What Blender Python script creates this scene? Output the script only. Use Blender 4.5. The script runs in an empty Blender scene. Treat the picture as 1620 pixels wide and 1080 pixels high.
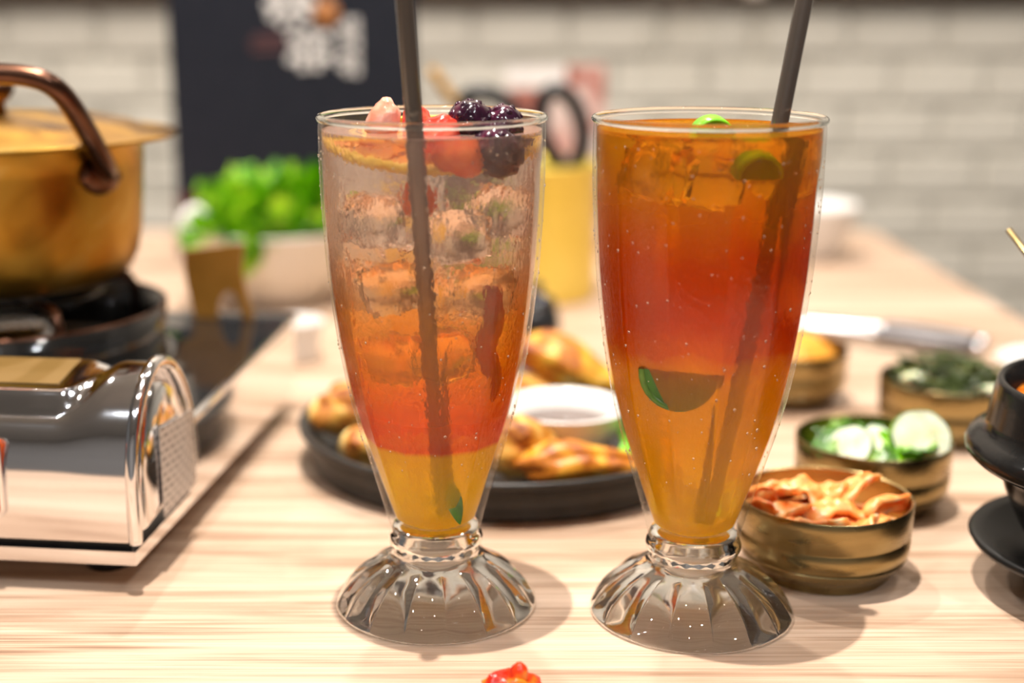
import bpy, bmesh, math, random
from mathutils import Vector, Matrix, noise, Euler

# ------------------------------------------------------------------ scene, camera, world, lights
sc = bpy.context.scene
COL = sc.collection
PI = math.pi
sc.view_settings.view_transform = 'Standard'
sc.view_settings.look = 'None'
sc.view_settings.gamma = 1.0
sc.view_settings.use_curve_mapping = False
sc.view_settings.exposure = -0.22
try:
    sc.cycles.use_denoising = True
    sc.cycles.max_bounces = 20
    sc.cycles.transmission_bounces = 20
    sc.cycles.transparent_max_bounces = 32
    sc.cycles.glossy_bounces = 6
    sc.cycles.diffuse_bounces = 4
    sc.cycles.sample_clamp_indirect = 6.0
    sc.cycles.blur_glossy = 0.5
except Exception:
    pass

cd = bpy.data.cameras.new('camera')
cam = bpy.data.objects.new('camera', cd)
COL.objects.link(cam)
cam.location = (0, 0, 0.2437)
cam.rotation_euler = (PI / 2 - 0.2373, 0, 0)
cd.sensor_width = 36.0
cd.lens = 2192.0 / 1620.0 * 36.0
cd.shift_x = (810 - 767) / 1620.0
cd.shift_y = (529.5 - 540) / 1620.0
cd.clip_start = 0.01
cd.dof.use_dof = True
cd.dof.focus_distance = 0.535
cd.dof.aperture_fstop = 3.3
sc.camera = cam

w = bpy.data.worlds.new('world')
sc.world = w
w.use_nodes = True
w.node_tree.nodes['Background'].inputs[0].default_value = (1.0, 0.95, 0.90, 1)
w.node_tree.nodes['Background'].inputs[1].default_value = 0.15

CEIL = 1.75       # ceiling height above the table top
FLOOR = -0.74
LAMPS = [((-0.072, 0.52), 55.0, (1.0, 0.92, 0.84)),
         ((-1.1, 1.25), 14.0, (1.0, 0.92, 0.84)),  # this and the rest are unseen fill lamps, added for wall, fronts and glints
         ((1.0, 1.25), 9.0, (1.0, 0.92, 0.84)),
         ((-0.95, -0.6), 13.0, (0.92, 0.95, 1.0)),
         ((0.9, -0.6), 13.0, (0.92, 0.95, 1.0)),
         ((-0.15, 1.60), 26.0, (1.0, 0.93, 0.86)),
         ((-0.55, 0.15), 3.0, (1.0, 0.92, 0.84)),
         ((0.50, 0.15), 3.0, (1.0, 0.92, 0.84)),
         ((0.35, 0.95), 3.0, (1.0, 0.92, 0.84)),
         ((0.0, -0.9), 5.0, (0.92, 0.95, 1.0))]

# ------------------------------------------------------------------ materials
def mat(name, col=(.8, .8, .8), rough=.5, metal=0., spec=.5, trans=0., ior=1.45, coat=0., sss=0.):
    m = bpy.data.materials.new(name)
    m.use_nodes = True
    b = m.node_tree.nodes['Principled BSDF']
    b.inputs['Base Color'].default_value = (*col, 1)
    b.inputs['Roughness'].default_value = rough
    b.inputs['Metallic'].default_value = metal
    b.inputs['Specular IOR Level'].default_value = spec
    b.inputs['Transmission Weight'].default_value = trans
    b.inputs['IOR'].default_value = ior
    b.inputs['Coat Weight'].default_value = coat
    if sss:
        b.inputs['Subsurface Weight'].default_value = sss
        b.inputs['Subsurface Radius'].default_value = (.006, .003, .002)
        b.inputs['Subsurface Scale'].default_value = 1.0
    return m

def N(m, t, **kw):
    n = m.node_tree.nodes.new(t)
    for k, v in kw.items():
        setattr(n, k, v)
    return n

def L(m, a, b):
    m.node_tree.links.new(a, b)

def BS(m):
    return m.node_tree.nodes['Principled BSDF']

def ramp(m, stops, fac, interp='LINEAR'):
    r = N(m, 'ShaderNodeValToRGB')
    r.color_ramp.interpolation = interp
    el = r.color_ramp.elements
    while len(el) > 1:
        el.remove(el[-1])
    for i, (p, c) in enumerate(stops):
        e = el[0] if i == 0 else el.new(p)
        e.position = p
        e.color = (*c, 1)
    L(m, fac, r.inputs[0])
    return r

def noisy(m, stops, scale=20., detail=4., stretch=(1, 1, 1), bump=0., bscale=None, bdist=.001, rough=None, dist=0.):
    """procedural colour from an object-space noise, with an optional fine bump"""
    tc = N(m, 'ShaderNodeTexCoord')
    mp = N(m, 'ShaderNodeMapping')
    mp.inputs['Scale'].default_value = stretch
    L(m, tc.outputs['Object'], mp.inputs[0])
    nz = N(m, 'ShaderNodeTexNoise')
    nz.inputs['Scale'].default_value = scale
    nz.inputs['Detail'].default_value = detail
    nz.inputs['Distortion'].default_value = dist
    L(m, mp.outputs[0], nz.inputs['Vector'])
    if stops:
        r = ramp(m, stops, nz.outputs['Fac'])
        L(m, r.outputs[0], BS(m).inputs['Base Color'])
    if rough:
        mr = N(m, 'ShaderNodeMapRange')
        mr.inputs['To Min'].default_value = rough[0]
        mr.inputs['To Max'].default_value = rough[1]
        mr.inputs['From Min'].default_value = .3
        mr.inputs['From Max'].default_value = .7
        L(m, nz.outputs['Fac'], mr.inputs[0])
        L(m, mr.outputs[0], BS(m).inputs['Roughness'])
    if bump:
        n2 = N(m, 'ShaderNodeTexNoise')
        n2.inputs['Scale'].default_value = bscale or scale
        n2.inputs['Detail'].default_value = 3
        L(m, mp.outputs[0], n2.inputs['Vector'])
        bp = N(m, 'ShaderNodeBump')
        bp.inputs['Strength'].default_value = bump
        bp.inputs['Distance'].default_value = bdist
        L(m, n2.outputs['Fac'], bp.inputs['Height'])
        L(m, bp.outputs[0], BS(m).inputs['Normal'])
    return m

M = {}
# table: pale oak laminate, grain running across
m = M['wood'] = mat('wood_laminate', rough=.42, spec=.4)
tc = N(m, 'ShaderNodeTexCoord')
mp = N(m, 'ShaderNodeMapping'); mp.inputs['Scale'].default_value = (1.6, 22, 4)
L(m, tc.outputs['Object'], mp.inputs[0])
n1 = N(m, 'ShaderNodeTexNoise'); n1.inputs['Scale'].default_value = 2.2; n1.inputs['Detail'].default_value = 6; n1.inputs['Distortion'].default_value = .6
L(m, mp.outputs[0], n1.inputs['Vector'])
mp2 = N(m, 'ShaderNodeMapping'); mp2.inputs['Scale'].default_value = (4, 260, 4)
L(m, tc.outputs['Object'], mp2.inputs[0])
n2 = N(m, 'ShaderNodeTexNoise'); n2.inputs['Scale'].default_value = 3.; n2.inputs['Detail'].default_value = 5
L(m, mp2.outputs[0], n2.inputs['Vector'])
mx = N(m, 'ShaderNodeMix'); mx.data_type = 'FLOAT'; mx.inputs[0].default_value = .42
L(m, n1.outputs['Fac'], mx.inputs[2]); L(m, n2.outputs['Fac'], mx.inputs[3])
r = ramp(m, [(.34, (.21, .12, .072)), (.42, (.38, .245, .16)), (.50, (.53, .375, .265)), (.61, (.635, .475, .355))], mx.outputs[0])
L(m, r.outputs[0], BS(m).inputs['Base Color'])
M['darkwood'] = noisy(mat('dark_wood', (.05, .03, .02), .5), [(.3, (.035, .022, .015)), (.7, (.07, .045, .03))], 8, stretch=(1, 12, 12))
M['brick'] = noisy(mat('painted_brick', rough=.6), [(.3, (.60, .56, .475)), (.7, (.70, .66, .57))], 14, bump=.3, bscale=60, bdist=.002)
M['mortar'] = noisy(mat('mortar', rough=.9), [(.3, (.49, .465, .40)), (.7, (.57, .54, .475))], 40, bump=.3, bdist=.002)
M['paint'] = noisy(mat('wall_paint', rough=.8), [(.3, (.50, .45, .38)), (.7, (.55, .50, .43))], 3)
M['ceilpaint'] = noisy(mat('ceiling_paint', rough=.9), [(.3, (.48, .46, .44)), (.7, (.55, .53, .50))], 3)
M['floor'] = noisy(mat('floor_tile', rough=.5), [(.3, (.16, .14, .12)), (.7, (.22, .19, .16))], 6)
M['brownwall'] = noisy(mat('brown_panel', rough=.6), [(.3, (.36, .35, .35)), (.7, (.50, .49, .49))], 4, stretch=(8, 8, 1))
M['lampwhite'] = noisy(mat('lamp_trim', rough=.4), [(.3, (.75, .74, .72)), (.7, (.8, .79, .77))], 30)

def emit(name, col, s):
    m = bpy.data.materials.new(name); m.use_nodes = True
    nt = m.node_tree; nt.nodes.clear()
    e = nt.nodes.new('ShaderNodeEmission'); o = nt.nodes.new('ShaderNodeOutputMaterial')
    e.inputs[0].default_value = (*col, 1); e.inputs[1].default_value = s
    nt.links.new(e.outputs[0], o.inputs[0])
    return m
M['lampglow'] = emit('lamp_glow', (1, .93, .83), 45.0)

# glass of the foot: solid
def glass(name, col=(.97, .98, .97), ior=1.5, rough=0.0):
    m = bpy.data.materials.new(name); m.use_nodes = True
    nt = m.node_tree; nt.nodes.clear()
    g = nt.nodes.new('ShaderNodeBsdfGlass'); o = nt.nodes.new('ShaderNodeOutputMaterial')
    g.inputs['Color'].default_value = (*col, 1); g.inputs['IOR'].default_value = ior; g.inputs['Roughness'].default_value = rough
    nt.links.new(g.outputs[0], o.inputs[0])
    return m
M['glass'] = glass('solid_glass')
def part_clear(name, clear):
    m = glass(name); nt = m.node_tree
    g = [n for n in nt.nodes if n.type == 'BSDF_GLASS'][0]; o = [n for n in nt.nodes if n.type == 'OUTPUT_MATERIAL'][0]
    t = nt.nodes.new('ShaderNodeBsdfTransparent'); x = nt.nodes.new('ShaderNodeMixShader'); x.inputs[0].default_value = clear
    nt.links.new(g.outputs[0], x.inputs[1]); nt.links.new(t.outputs[0], x.inputs[2]); nt.links.new(x.outputs[0], o.inputs[0])
    return m
M['foot_glass'] = part_clear('foot_glass', .17)

def thin_glass(name, tint=(.99, .99, .985), dew=True, extra=.05):
    """clear wall: lets light straight through, mirrors by fresnel, fine dew relief"""
    m = bpy.data.materials.new(name); m.use_nodes = True
    nt = m.node_tree; nt.nodes.clear()
    o = nt.nodes.new('ShaderNodeOutputMaterial')
    t = nt.nodes.new('ShaderNodeBsdfTransparent'); t.inputs[0].default_value = (*tint, 1)
    g = nt.nodes.new('ShaderNodeBsdfGlossy'); g.inputs['Roughness'].default_value = .04
    lw = nt.nodes.new('ShaderNodeLayerWeight'); lw.inputs['Blend'].default_value = .5
    pw = nt.nodes.new('ShaderNodeMath'); pw.operation = 'POWER'; pw.inputs[1].default_value = 5.0
    nt.links.new(lw.outputs['Facing'], pw.inputs[0])
    ma = nt.nodes.new('ShaderNodeMath'); ma.operation = 'MULTIPLY_ADD'; ma.inputs[1].default_value = .6; ma.inputs[2].default_value = .022
    nt.links.new(pw.outputs[0], ma.inputs[0])
    mix = nt.nodes.new('ShaderNodeMixShader')
    nt.links.new(ma.outputs[0], mix.inputs[0]); nt.links.new(t.outputs[0], mix.inputs[1]); nt.links.new(g.outputs[0], mix.inputs[2])
    if dew:
        tc = nt.nodes.new('ShaderNodeTexCoord'); mp = nt.nodes.new('ShaderNodeMapping'); mp.inputs['Scale'].default_value = (1, 1, .45)
        v = nt.nodes.new('ShaderNodeTexNoise'); v.inputs['Scale'].default_value = 900; v.inputs['Detail'].default_value = 2
        b = nt.nodes.new('ShaderNodeBump'); b.inputs['Strength'].default_value = .35; b.inputs['Distance'].default_value = .0006
        nt.links.new(tc.outputs['Object'], mp.inputs[0]); nt.links.new(mp.outputs[0], v.inputs['Vector'])
        nt.links.new(v.outputs['Fac'], b.inputs['Height'])
        nt.links.new(b.outputs[0], g.inputs['Normal'])
    nt.links.new(mix.outputs[0], o.inputs[0])
    return m
M['wall_glass'] = thin_glass('glass_wall')
M['clear'] = thin_glass('clear_plastic', dew=False)

def liquid(name, stops, cloud_stops, top=.2, bump=.25, gr=.0, patch=None):
    """layered drink: tinted refraction mixed with cloudy light-scattering pulp, colours by height in the glass"""
    m = bpy.data.materials.new(name); m.use_nodes = True
    nt = m.node_tree; nt.nodes.clear()
    o = nt.nodes.new('ShaderNodeOutputMaterial')
    tc = nt.nodes.new('ShaderNodeTexCoord'); sep = nt.nodes.new('ShaderNodeSeparateXYZ')
    nt.links.new(tc.outputs['Object'], sep.inputs[0])
    nz = nt.nodes.new('ShaderNodeTexNoise'); nz.inputs['Scale'].default_value = 70; nz.inputs['Detail'].default_value = 3
    nt.links.new(tc.outputs['Object'], nz.inputs['Vector'])
    ad = nt.nodes.new('ShaderNodeMath'); ad.operation = 'MULTIPLY_ADD'; ad.inputs[1].default_value = .02; ad.inputs[2].default_value = -.01
    nt.links.new(nz.outputs['Fac'], ad.inputs[0])
    # wobble fades out towards the sharp lower layer
    am = nt.nodes.new('ShaderNodeMapRange'); am.inputs['From Min'].default_value = .075; am.inputs['From Max'].default_value = .12
    nt.links.new(sep.outputs[2], am.inputs[0])
    ml = nt.nodes.new('ShaderNodeMath'); ml.operation = 'MULTIPLY'
    nt.links.new(ad.outputs[0], ml.inputs[0]); nt.links.new(am.outputs[0], ml.inputs[1])
    a2 = nt.nodes.new('ShaderNodeMath'); a2.operation = 'ADD'
    nt.links.new(sep.outputs[2], a2.inputs[0]); nt.links.new(ml.outputs[0], a2.inputs[1])
    dv = nt.nodes.new('ShaderNodeMath'); dv.operation = 'DIVIDE'; dv.inputs[1].default_value = top
    nt.links.new(a2.outputs[0], dv.inputs[0])
    col = ramp(m, [(z / top, c) for z, c in stops], dv.outputs[0])
    cl = ramp(m, [(z / top, (c, c, c)) for z, c in cloud_stops], dv.outputs[0])
    g = nt.nodes.new('ShaderNodeBsdfGlass'); g.inputs['IOR'].default_value = 1.33; g.inputs['Roughness'].default_value = gr
    gm = nt.nodes.new('ShaderNodeGamma'); gm.inputs[1].default_value = .55
    nt.links.new(col.outputs[0], gm.inputs[0]); nt.links.new(gm.outputs[0], g.inputs['Color'])
    tr = nt.nodes.new('ShaderNodeBsdfTranslucent'); nt.links.new(col.outputs[0], tr.inputs[0])
    df = nt.nodes.new('ShaderNodeBsdfDiffuse'); nt.links.new(col.outputs[0], df.inputs[0])
    tp = nt.nodes.new('ShaderNodeBsdfTransparent'); nt.links.new(gm.outputs[0], tp.inputs[0])
    m1 = nt.nodes.new('ShaderNodeMixShader'); m1.inputs[0].default_value = .45
    nt.links.new(tr.outputs[0], m1.inputs[1]); nt.links.new(df.outputs[0], m1.inputs[2])
    m0 = nt.nodes.new('ShaderNodeMixShader'); m0.inputs[0].default_value = .10
    nt.links.new(g.outputs[0], m0.inputs[1]); nt.links.new(tp.outputs[0], m0.inputs[2])
    m2 = nt.nodes.new('ShaderNodeMixShader')
    nt.links.new(cl.outputs[0], m2.inputs[0]); nt.links.new(m0.outputs[0], m2.inputs[1]); nt.links.new(m1.outputs[0], m2.inputs[2])
    v = nt.nodes.new('ShaderNodeTexNoise'); v.inputs['Scale'].default_value = 420; v.inputs['Detail'].default_value = 2
    mp = nt.nodes.new('ShaderNodeMapping'); mp.inputs['Scale'].default_value = (1, 1, .6)
    nt.links.new(tc.outputs['Object'], mp.inputs[0]); nt.links.new(mp.outputs[0], v.inputs['Vector'])
    b = nt.nodes.new('ShaderNodeBump'); b.inputs['Strength'].default_value = bump; b.inputs['Distance'].default_value = .0008
    nt.links.new(v.outputs['Fac'], b.inputs['Height'])
    for s in (g, tr, df):
        nt.links.new(b.outputs[0], s.inputs['Normal'])
    nt.links.new(m2.outputs[0], o.inputs[0])
    return m

M['drink_red'] = liquid('fruit_soda', [
    (.030, (.90, .60, .0)), (.052, (.97, .68, .0)), (.0715, (.96, .56, .002)), (.0735, (.92, .07, .004)), (.083, (.97, .16, .008)),
    (.105, (.98, .32, .012)), (.126, (.98, .44, .08)), (.146, (.98, .70, .52)), (.19, (.98, .82, .74))],
    [(.03, .52), (.071, .48), (.074, .32), (.10, .26), (.13, .20), (.15, .16), (.19, .15)], bump=.9)
M['drink_amber'] = liquid('citrus_tea', [
    (.030, (.92, .64, .0)), (.060, (.92, .53, .0)), (.095, (.90, .41, .0)), (.107, (.87, .32, .0)), (.115, (.66, .085, .0)),
    (.130, (.62, .065, .0)), (.150, (.70, .11, .0)), (.170, (.82, .27, .004)), (.19, (.86, .40, .02))],
    [(.03, .52), (.10, .46), (.112, .42), (.16, .34), (.19, .22)], bump=.4)
M['ice'] = glass('ice', (1, 1, 1), 1.09, .0)

# metals
M['chrome'] = noisy(mat('chrome', (.82, .82, .84), .08, 1.), None, 60, bump=.05, bscale=25, bdist=.001)
M['steel'] = noisy(mat('steel', (.60, .60, .62), .22, 1.), None, 60, rough=(.15, .3))
M['darksteel'] = noisy(mat('dark_steel', (.13, .12, .12), .35, .6), None, 60, rough=(.3, .4))
M['brass'] = noisy(mat('brass', rough=.3, metal=1.), [(.3, (.28, .205, .085)), (.7, (.39, .29, .13))], 30, rough=(.22, .36), stretch=(1, 1, 6))
M['gold'] = noisy(mat('gold_anodised', rough=.35, metal=1.), [(.32, (.22, .10, .012)), (.45, (.42, .215, .028)), (.6, (.52, .29, .045)), (.74, (.62, .41, .11))], 16, rough=(.25, .45), dist=1.5)
M['goldcup'] = noisy(mat('gold_bright', rough=.38, metal=.55), [(.3, (.80, .62, .10)), (.7, (.88, .70, .16))], 14)
M['copper'] = noisy(mat('copper_brown', rough=.28, metal=1.), [(.3, (.07, .032, .02)), (.7, (.18, .085, .052))], 50)
M['pot_reflect'] = noisy(mat('pot_reflection_plate', rough=.3, metal=.25), [(.3, (.34, .155, .022)), (.7, (.46, .22, .04))], 40)  # chrome bracket's reflection of the golden pot put into the colour
M['enamel'] = noisy(mat('black_enamel', (.012, .013, .014), .1, 0., .6, coat=.5), [(.3, (.010, .011, .012)), (.7, (.02, .018, .016))], 30)
M['iron'] = noisy(mat('cast_iron', rough=.42), [(.3, (.016, .015, .014)), (.7, (.034, .031, .028))], 60, bump=.25, bscale=700, bdist=.0004)
M['stone'] = noisy(mat('glazed_black_pot', rough=.17, spec=.22), [(.3, (.005, .0055, .006)), (.62, (.011, .0105, .010)), (.78, (.05, .026, .012))], 24, bump=.15, bscale=300, bdist=.0005)
M['saucer'] = noisy(mat('black_saucer', rough=.38, spec=.3), [(.3, (.007, .0075, .008)), (.7, (.013, .0135, .014))], 40, bump=.2, bscale=800, bdist=.0003)
M['blackplastic'] = noisy(mat('black_plastic', rough=.3), [(.3, (.010, .011, .012)), (.7, (.018, .018, .02))], 40)
M['orange'] = noisy(mat('orange_plastic', rough=.35), [(.3, (.75, .10, .01)), (.7, (.85, .16, .02))], 20)
M['redlabel'] = noisy(mat('red_print', rough=.4), [(.3, (.35, .02, .01)), (.7, (.45, .03, .015))], 20)
M['ceramic'] = noisy(mat('white_ceramic', rough=.18, spec=.55), [(.3, (.78, .76, .72)), (.7, (.84, .82, .79))], 8)
M['cream'] = noisy(mat('cream_ceramic', rough=.3), [(.3, (.70, .64, .55)), (.7, (.76, .70, .62))], 8)
M['navy'] = noisy(mat('navy_board', rough=.6, spec=.25), [(.3, (.010, .0125, .021)), (.7, (.014, .0165, .026))], 60)
M['darkred'] = noisy(mat('dark_red_print', rough=.5), [(.3, (.08, .022, .024)), (.7, (.11, .03, .033))], 20)
M['white'] = noisy(mat('white_print', rough=.5), [(.3, (.74, .73, .72)), (.7, (.82, .81, .80))], 30)
M['orangeprint'] = noisy(mat('orange_print', rough=.5), [(.3, (.36, .14, .04)), (.7, (.44, .18, .05))], 30)
M['maroonprint'] = noisy(mat('maroon_print', rough=.5), [(.3, (.085, .04, .045)), (.7, (.11, .05, .055))], 30)
M['straw'] = noisy(mat('smoky_straw', rough=.18, spec=.7, coat=1.), [(.3, (.075, .06, .048)), (.7, (.13, .105, .085))], 25, stretch=(1, 1, .1))

# print with small lines of text, too fine to read
def print_mat(name, paper, ink, sx, sy, rough=.4, metal=0.):
    m = mat(name, paper, rough, metal)
    tc = N(m, 'ShaderNodeTexCoord')
    br = N(m, 'ShaderNodeTexBrick')
    br.inputs['Color1'].default_value = (*ink, 1); br.inputs['Color2'].default_value = (*[.5 * a + .5 * b for a, b in zip(paper, ink)], 1)
    br.inputs['Mortar'].default_value = (*paper, 1)
    br.inputs['Scale'].default_value = 1.0
    br.inputs['Brick Width'].default_value = sx; br.inputs['Row Height'].default_value = sy
    br.inputs['Mortar Size'].default_value = sy * .3
    L(m, tc.outputs['UV'], br.inputs['Vector'])
    L(m, br.outputs[0], BS(m).inputs['Base Color'])
    return m
M['spec_label'] = print_mat('fine_print_label', (.62, .57, .52), (.25, .22, .20), .17, .085)
M['gold_label'] = print_mat('gold_label', (.20, .115, .03), (.05, .03, .01), .06, .24, .45, .1)

# foods
M['kimchi'] = noisy(mat('kimchi', rough=.32, spec=.5, sss=.25), [(.30, (.66, .07, .012)), (.42, (.86, .22, .035)), (.54, (.90, .42, .13)), (.66, (.92, .68, .42))], 55, dist=1., bump=.5, bscale=160, bdist=.001)
M['redbit'] = noisy(mat('red_kimchi_bit', rough=.25, spec=.6, sss=.2), [(.35, (.40, .008, .004)), (.5, (.72, .05, .008)), (.62, (.90, .26, .02))], 90, bump=.5, bscale=200, bdist=.001)
M['stew'] = noisy(mat('red_stew', rough=.15, spec=.6), [(.3, (.25, .03, .004)), (.5, (.72, .16, .01)), (.65, (.88, .30, .03))], 60, bump=.4, bscale=120, bdist=.002)
M['orangemash'] = noisy(mat('orange_shreds', rough=.4, sss=.1), [(.3, (.75, .26, .02)), (.7, (.92, .45, .06))], 90, bump=.6, bscale=250, bdist=.002)
M['chicken'] = noisy(mat('fried_chicken', rough=.5, spec=.5), [(.34, (.12, .022, .004)), (.43, (.42, .13, .015)), (.52, (.66, .34, .05)), (.64, (.86, .66, .28))], 48, 5., dist=.8, bump=.6, bscale=180, bdist=.0015)
M['chicken2'] = noisy(mat('glazed_chicken', rough=.42, spec=.6), [(.34, (.26, .05, .005)), (.46, (.60, .20, .012)), (.56, (.80, .42, .03)), (.66, (.90, .66, .22))], 40, 5., dist=.8, bump=.5, bscale=180, bdist=.0015)
M['soy'] = noisy(mat('soy_sauce', rough=.05, spec=.6), [(.3, (.05, .016, .006)), (.7, (.09, .03, .012))], 30)
M['leaf'] = noisy(mat('lettuce', rough=.35, sss=.0), [(.3, (.035, .22, .001)), (.48, (.20, .52, .002)), (.66, (.58, .86, .04))], 34, bump=.4, bscale=80, bdist=.002)
M['darkleaf'] = noisy(mat('dark_greens', rough=.35), [(.3, (.010, .025, .004)), (.55, (.05, .075, .010)), (.72, (.18, .20, .05))], 70, bump=.4, bscale=200, bdist=.001)
M['cucgreen'] = noisy(mat('cucumber_peel', rough=.3), [(.3, (.018, .07, .006)), (.5, (.07, .20, .012)), (.7, (.26, .42, .06))], 60, bump=.3, bscale=150, bdist=.001)
M['cucflesh'] = noisy(mat('cucumber_flesh', rough=.3, sss=.5), [(.3, (.70, .76, .42)), (.55, (.86, .87, .64)), (.7, (.90, .90, .74))], 90)
M['lime'] = noisy(mat('lime_peel', rough=.25), [(.3, (.10, .45, .005)), (.7, (.30, .72, .02))], 60)
M['limedark'] = noisy(mat('dark_lime', rough=.35), [(.3, (.02, .10, .006)), (.7, (.06, .22, .01))], 90)
M['strawberry'] = noisy(mat('strawberry', rough=.15, spec=.6, sss=.35), [(.3, (.62, .012, .008)), (.5, (.82, .05, .025)), (.68, (.90, .26, .16))], 60, bump=.4, bscale=220, bdist=.001)
M['palestraw'] = noisy(mat('pale_strawberry', rough=.15, spec=.6, sss=.35), [(.3, (.86, .16, .08)), (.5, (.90, .36, .24)), (.7, (.92, .58, .52))], 70, bump=.4, bscale=220, bdist=.001)
M['orangebit'] = noisy(mat('soaked_strawberry', rough=.2, spec=.6, sss=.2), [(.3, (.66, .05, .005)), (.7, (.90, .22, .02))], 90, bump=.4, bscale=250, bdist=.001)
M['berry'] = noisy(mat('dark_berry', rough=.12, spec=.7), [(.3, (.010, .003, .010)), (.55, (.035, .006, .020)), (.75, (.12, .012, .04))], 120, bump=.3, bscale=260, bdist=.001)
M['peel'] = noisy(mat('orange_peel', rough=.3), [(.3, (.97, .60, .02)), (.7, (1.0, .78, .14))], 120)
M['pulp'] = noisy(mat('orange_pulp', rough=.2, sss=.2), [(.3, (.88, .30, .02)), (.7, (.95, .50, .10))], 150)
M['cherry'] = noisy(mat('red_fruit', rough=.2, sss=.1), [(.3, (.26, .002, .004)), (.7, (.42, .006, .008))], 60)
M['cardprint'] = noisy(mat('photo_card', rough=.5), [(.34, (.24, .05, .03)), (.46, (.52, .24, .20)), (.56, (.64, .50, .47)), (.68, (.72, .64, .60))], 26, dist=1.)

# ------------------------------------------------------------------ mesh helpers
class MB:
    def __init__(self):
        self.bm = bmesh.new()
        self.uv = None

    def grid(self, rows, closed_u=False, closed_v=False):
        """rows: list of lists of points -> quads"""
        vs = [[self.bm.verts.new(p) for p in row] for row in rows]
        nr, nc = len(vs), len(vs[0])
        for i in range(nr if closed_v else nr - 1):
            for j in range(nc if closed_u else nc - 1):
                a, b = vs[i], vs[(i + 1) % nr]
                f = (a[j], a[(j + 1) % nc], b[(j + 1) % nc], b[j])
                if len(set(f)) == 4:
                    self.bm.faces.new(f)
        return vs

    def lathe(self, prof, seg=48, fn=None, c=(0, 0, 0)):
        rows = []
        for r, z in prof:
            row = []
            for k in range(seg):
                t = 2 * PI * k / seg
                rr = max(r, 1e-5) if fn is None else max(fn(r, z, t), 1e-5)
                row.append((c[0] + rr * math.cos(t), c[1] + rr * math.sin(t), c[2] + z))
            rows.append(row)
        self.grid(rows, closed_u=True)
        return self

    def box(self, x0, x1, y0, y1, z0, z1):
        v = [self.bm.verts.new((x, y, z)) for z in (z0, z1) for x, y in ((x0, y0), (x1, y0), (x1, y1), (x0, y1))]
        for f in ((3, 2, 1, 0), (4, 5, 6, 7), (0, 1, 5, 4), (1, 2, 6, 5), (2, 3, 7, 6), (3, 0, 4, 7)):
            self.bm.faces.new([v[i] for i in f])
        return self

    def tube(self, pts, rad, seg=12, caps=True, flat=1.0, closed=False):
        pts = [Vector(p) for p in pts]
        n = len(pts)
        rads = rad if isinstance(rad, (list, tuple)) else [rad] * n
        rows = []
        up = Vector((0, 0, 1))
        prev = None
        for i, p in enumerate(pts):
            if closed:
                d = (pts[(i + 1) % n] - pts[i - 1]).normalized()
            else:
                d = (pts[min(i + 1, n - 1)] - pts[max(i - 1, 0)]).normalized()
            if prev is None:
                a = d.cross(up)
                if a.length < .1:
                    a = d.cross(Vector((1, 0, 0)))
                a.normalize()
            else:
                a = (prev - d * prev.dot(d)).normalized()
            prev = a
            b = d.cross(a)
            rows.append([p + rads[i] * (math.cos(2 * PI * k / seg) * a + flat * math.sin(2 * PI * k / seg) * b) for k in range(seg)])
        vs = self.grid(rows, closed_u=True, closed_v=closed)
        if caps and not closed:
            self.bm.faces.new(vs[0]); self.bm.faces.new(vs[-1][::-1])
        return self

    def prism(self, poly, y0, y1):
        """poly of (x,z) extruded along y"""
        a = [self.bm.verts.new((x, y0, z)) for x, z in poly]
        b = [self.bm.verts.new((x, y1, z)) for x, z in poly]
        n = len(poly)
        self.bm.faces.new(a); self.bm.faces.new(b[::-1])
        for i in range(n):
            self.bm.faces.new((a[i], b[i], b[(i + 1) % n], a[(i + 1) % n]))
        return self

    def ico(self, sub=3, dims=(1, 1, 1), c=(0, 0, 0), amp=.15, freq=1.5, seed=0, rot=None):
        r = bmesh.ops.create_icosphere(self.bm, subdivisions=sub, radius=1.0)
        off = Vector((seed * 7.13, seed * 3.7, seed * 1.9))
        for v in r['verts']:
            p = v.co.copy()
            k = 1 + amp * noise.noise(p * freq + off) + .5 * amp * noise.noise(p * freq * 2.3 + off * 2)
            p = Vector((p.x * k * dims[0], p.y * k * dims[1], p.z * k * dims[2]))
            if rot:
                p = rot @ p
            v.co = p + Vector(c)
        return self

    def build(self, name, material, parent=None, smooth=True, loc=None, rot=None, auto=None, fix=True):
        if fix:
            bmesh.ops.recalc_face_normals(self.bm, faces=self.bm.faces)
        me = bpy.data.meshes.new(name)
        self.bm.to_mesh(me)
        self.bm.free()
        for p in me.polygons:
            p.use_smooth = smooth
        if smooth and auto:
            try:
                me.set_sharp_from_angle(angle=math.radians(auto))
            except Exception:
                pass
        me.materials.append(M[material] if isinstance(material, str) else material)
        o = bpy.data.objects.new(name, me)
        COL.objects.link(o)
        if parent:
            o.parent = parent
        if loc is not None:
            o.location = loc
        if rot is not None:
            o.rotation_euler = rot
        return o

def tag(o, label, cat, group=None):
    o['label'] = label; o['category'] = cat
    if group:
        o['group'] = group
    return o

def thing(name, label, cat, loc=(0, 0, 0), rot=(0, 0, 0), group=None):
    o = bpy.data.objects.new(name, None)
    COL.objects.link(o)
    o.empty_display_size = .02
    o.location = loc; o.rotation_euler = rot
    return tag(o, label, cat, group)

def struct(o):
    o['kind'] = 'structure'
    return o

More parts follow.
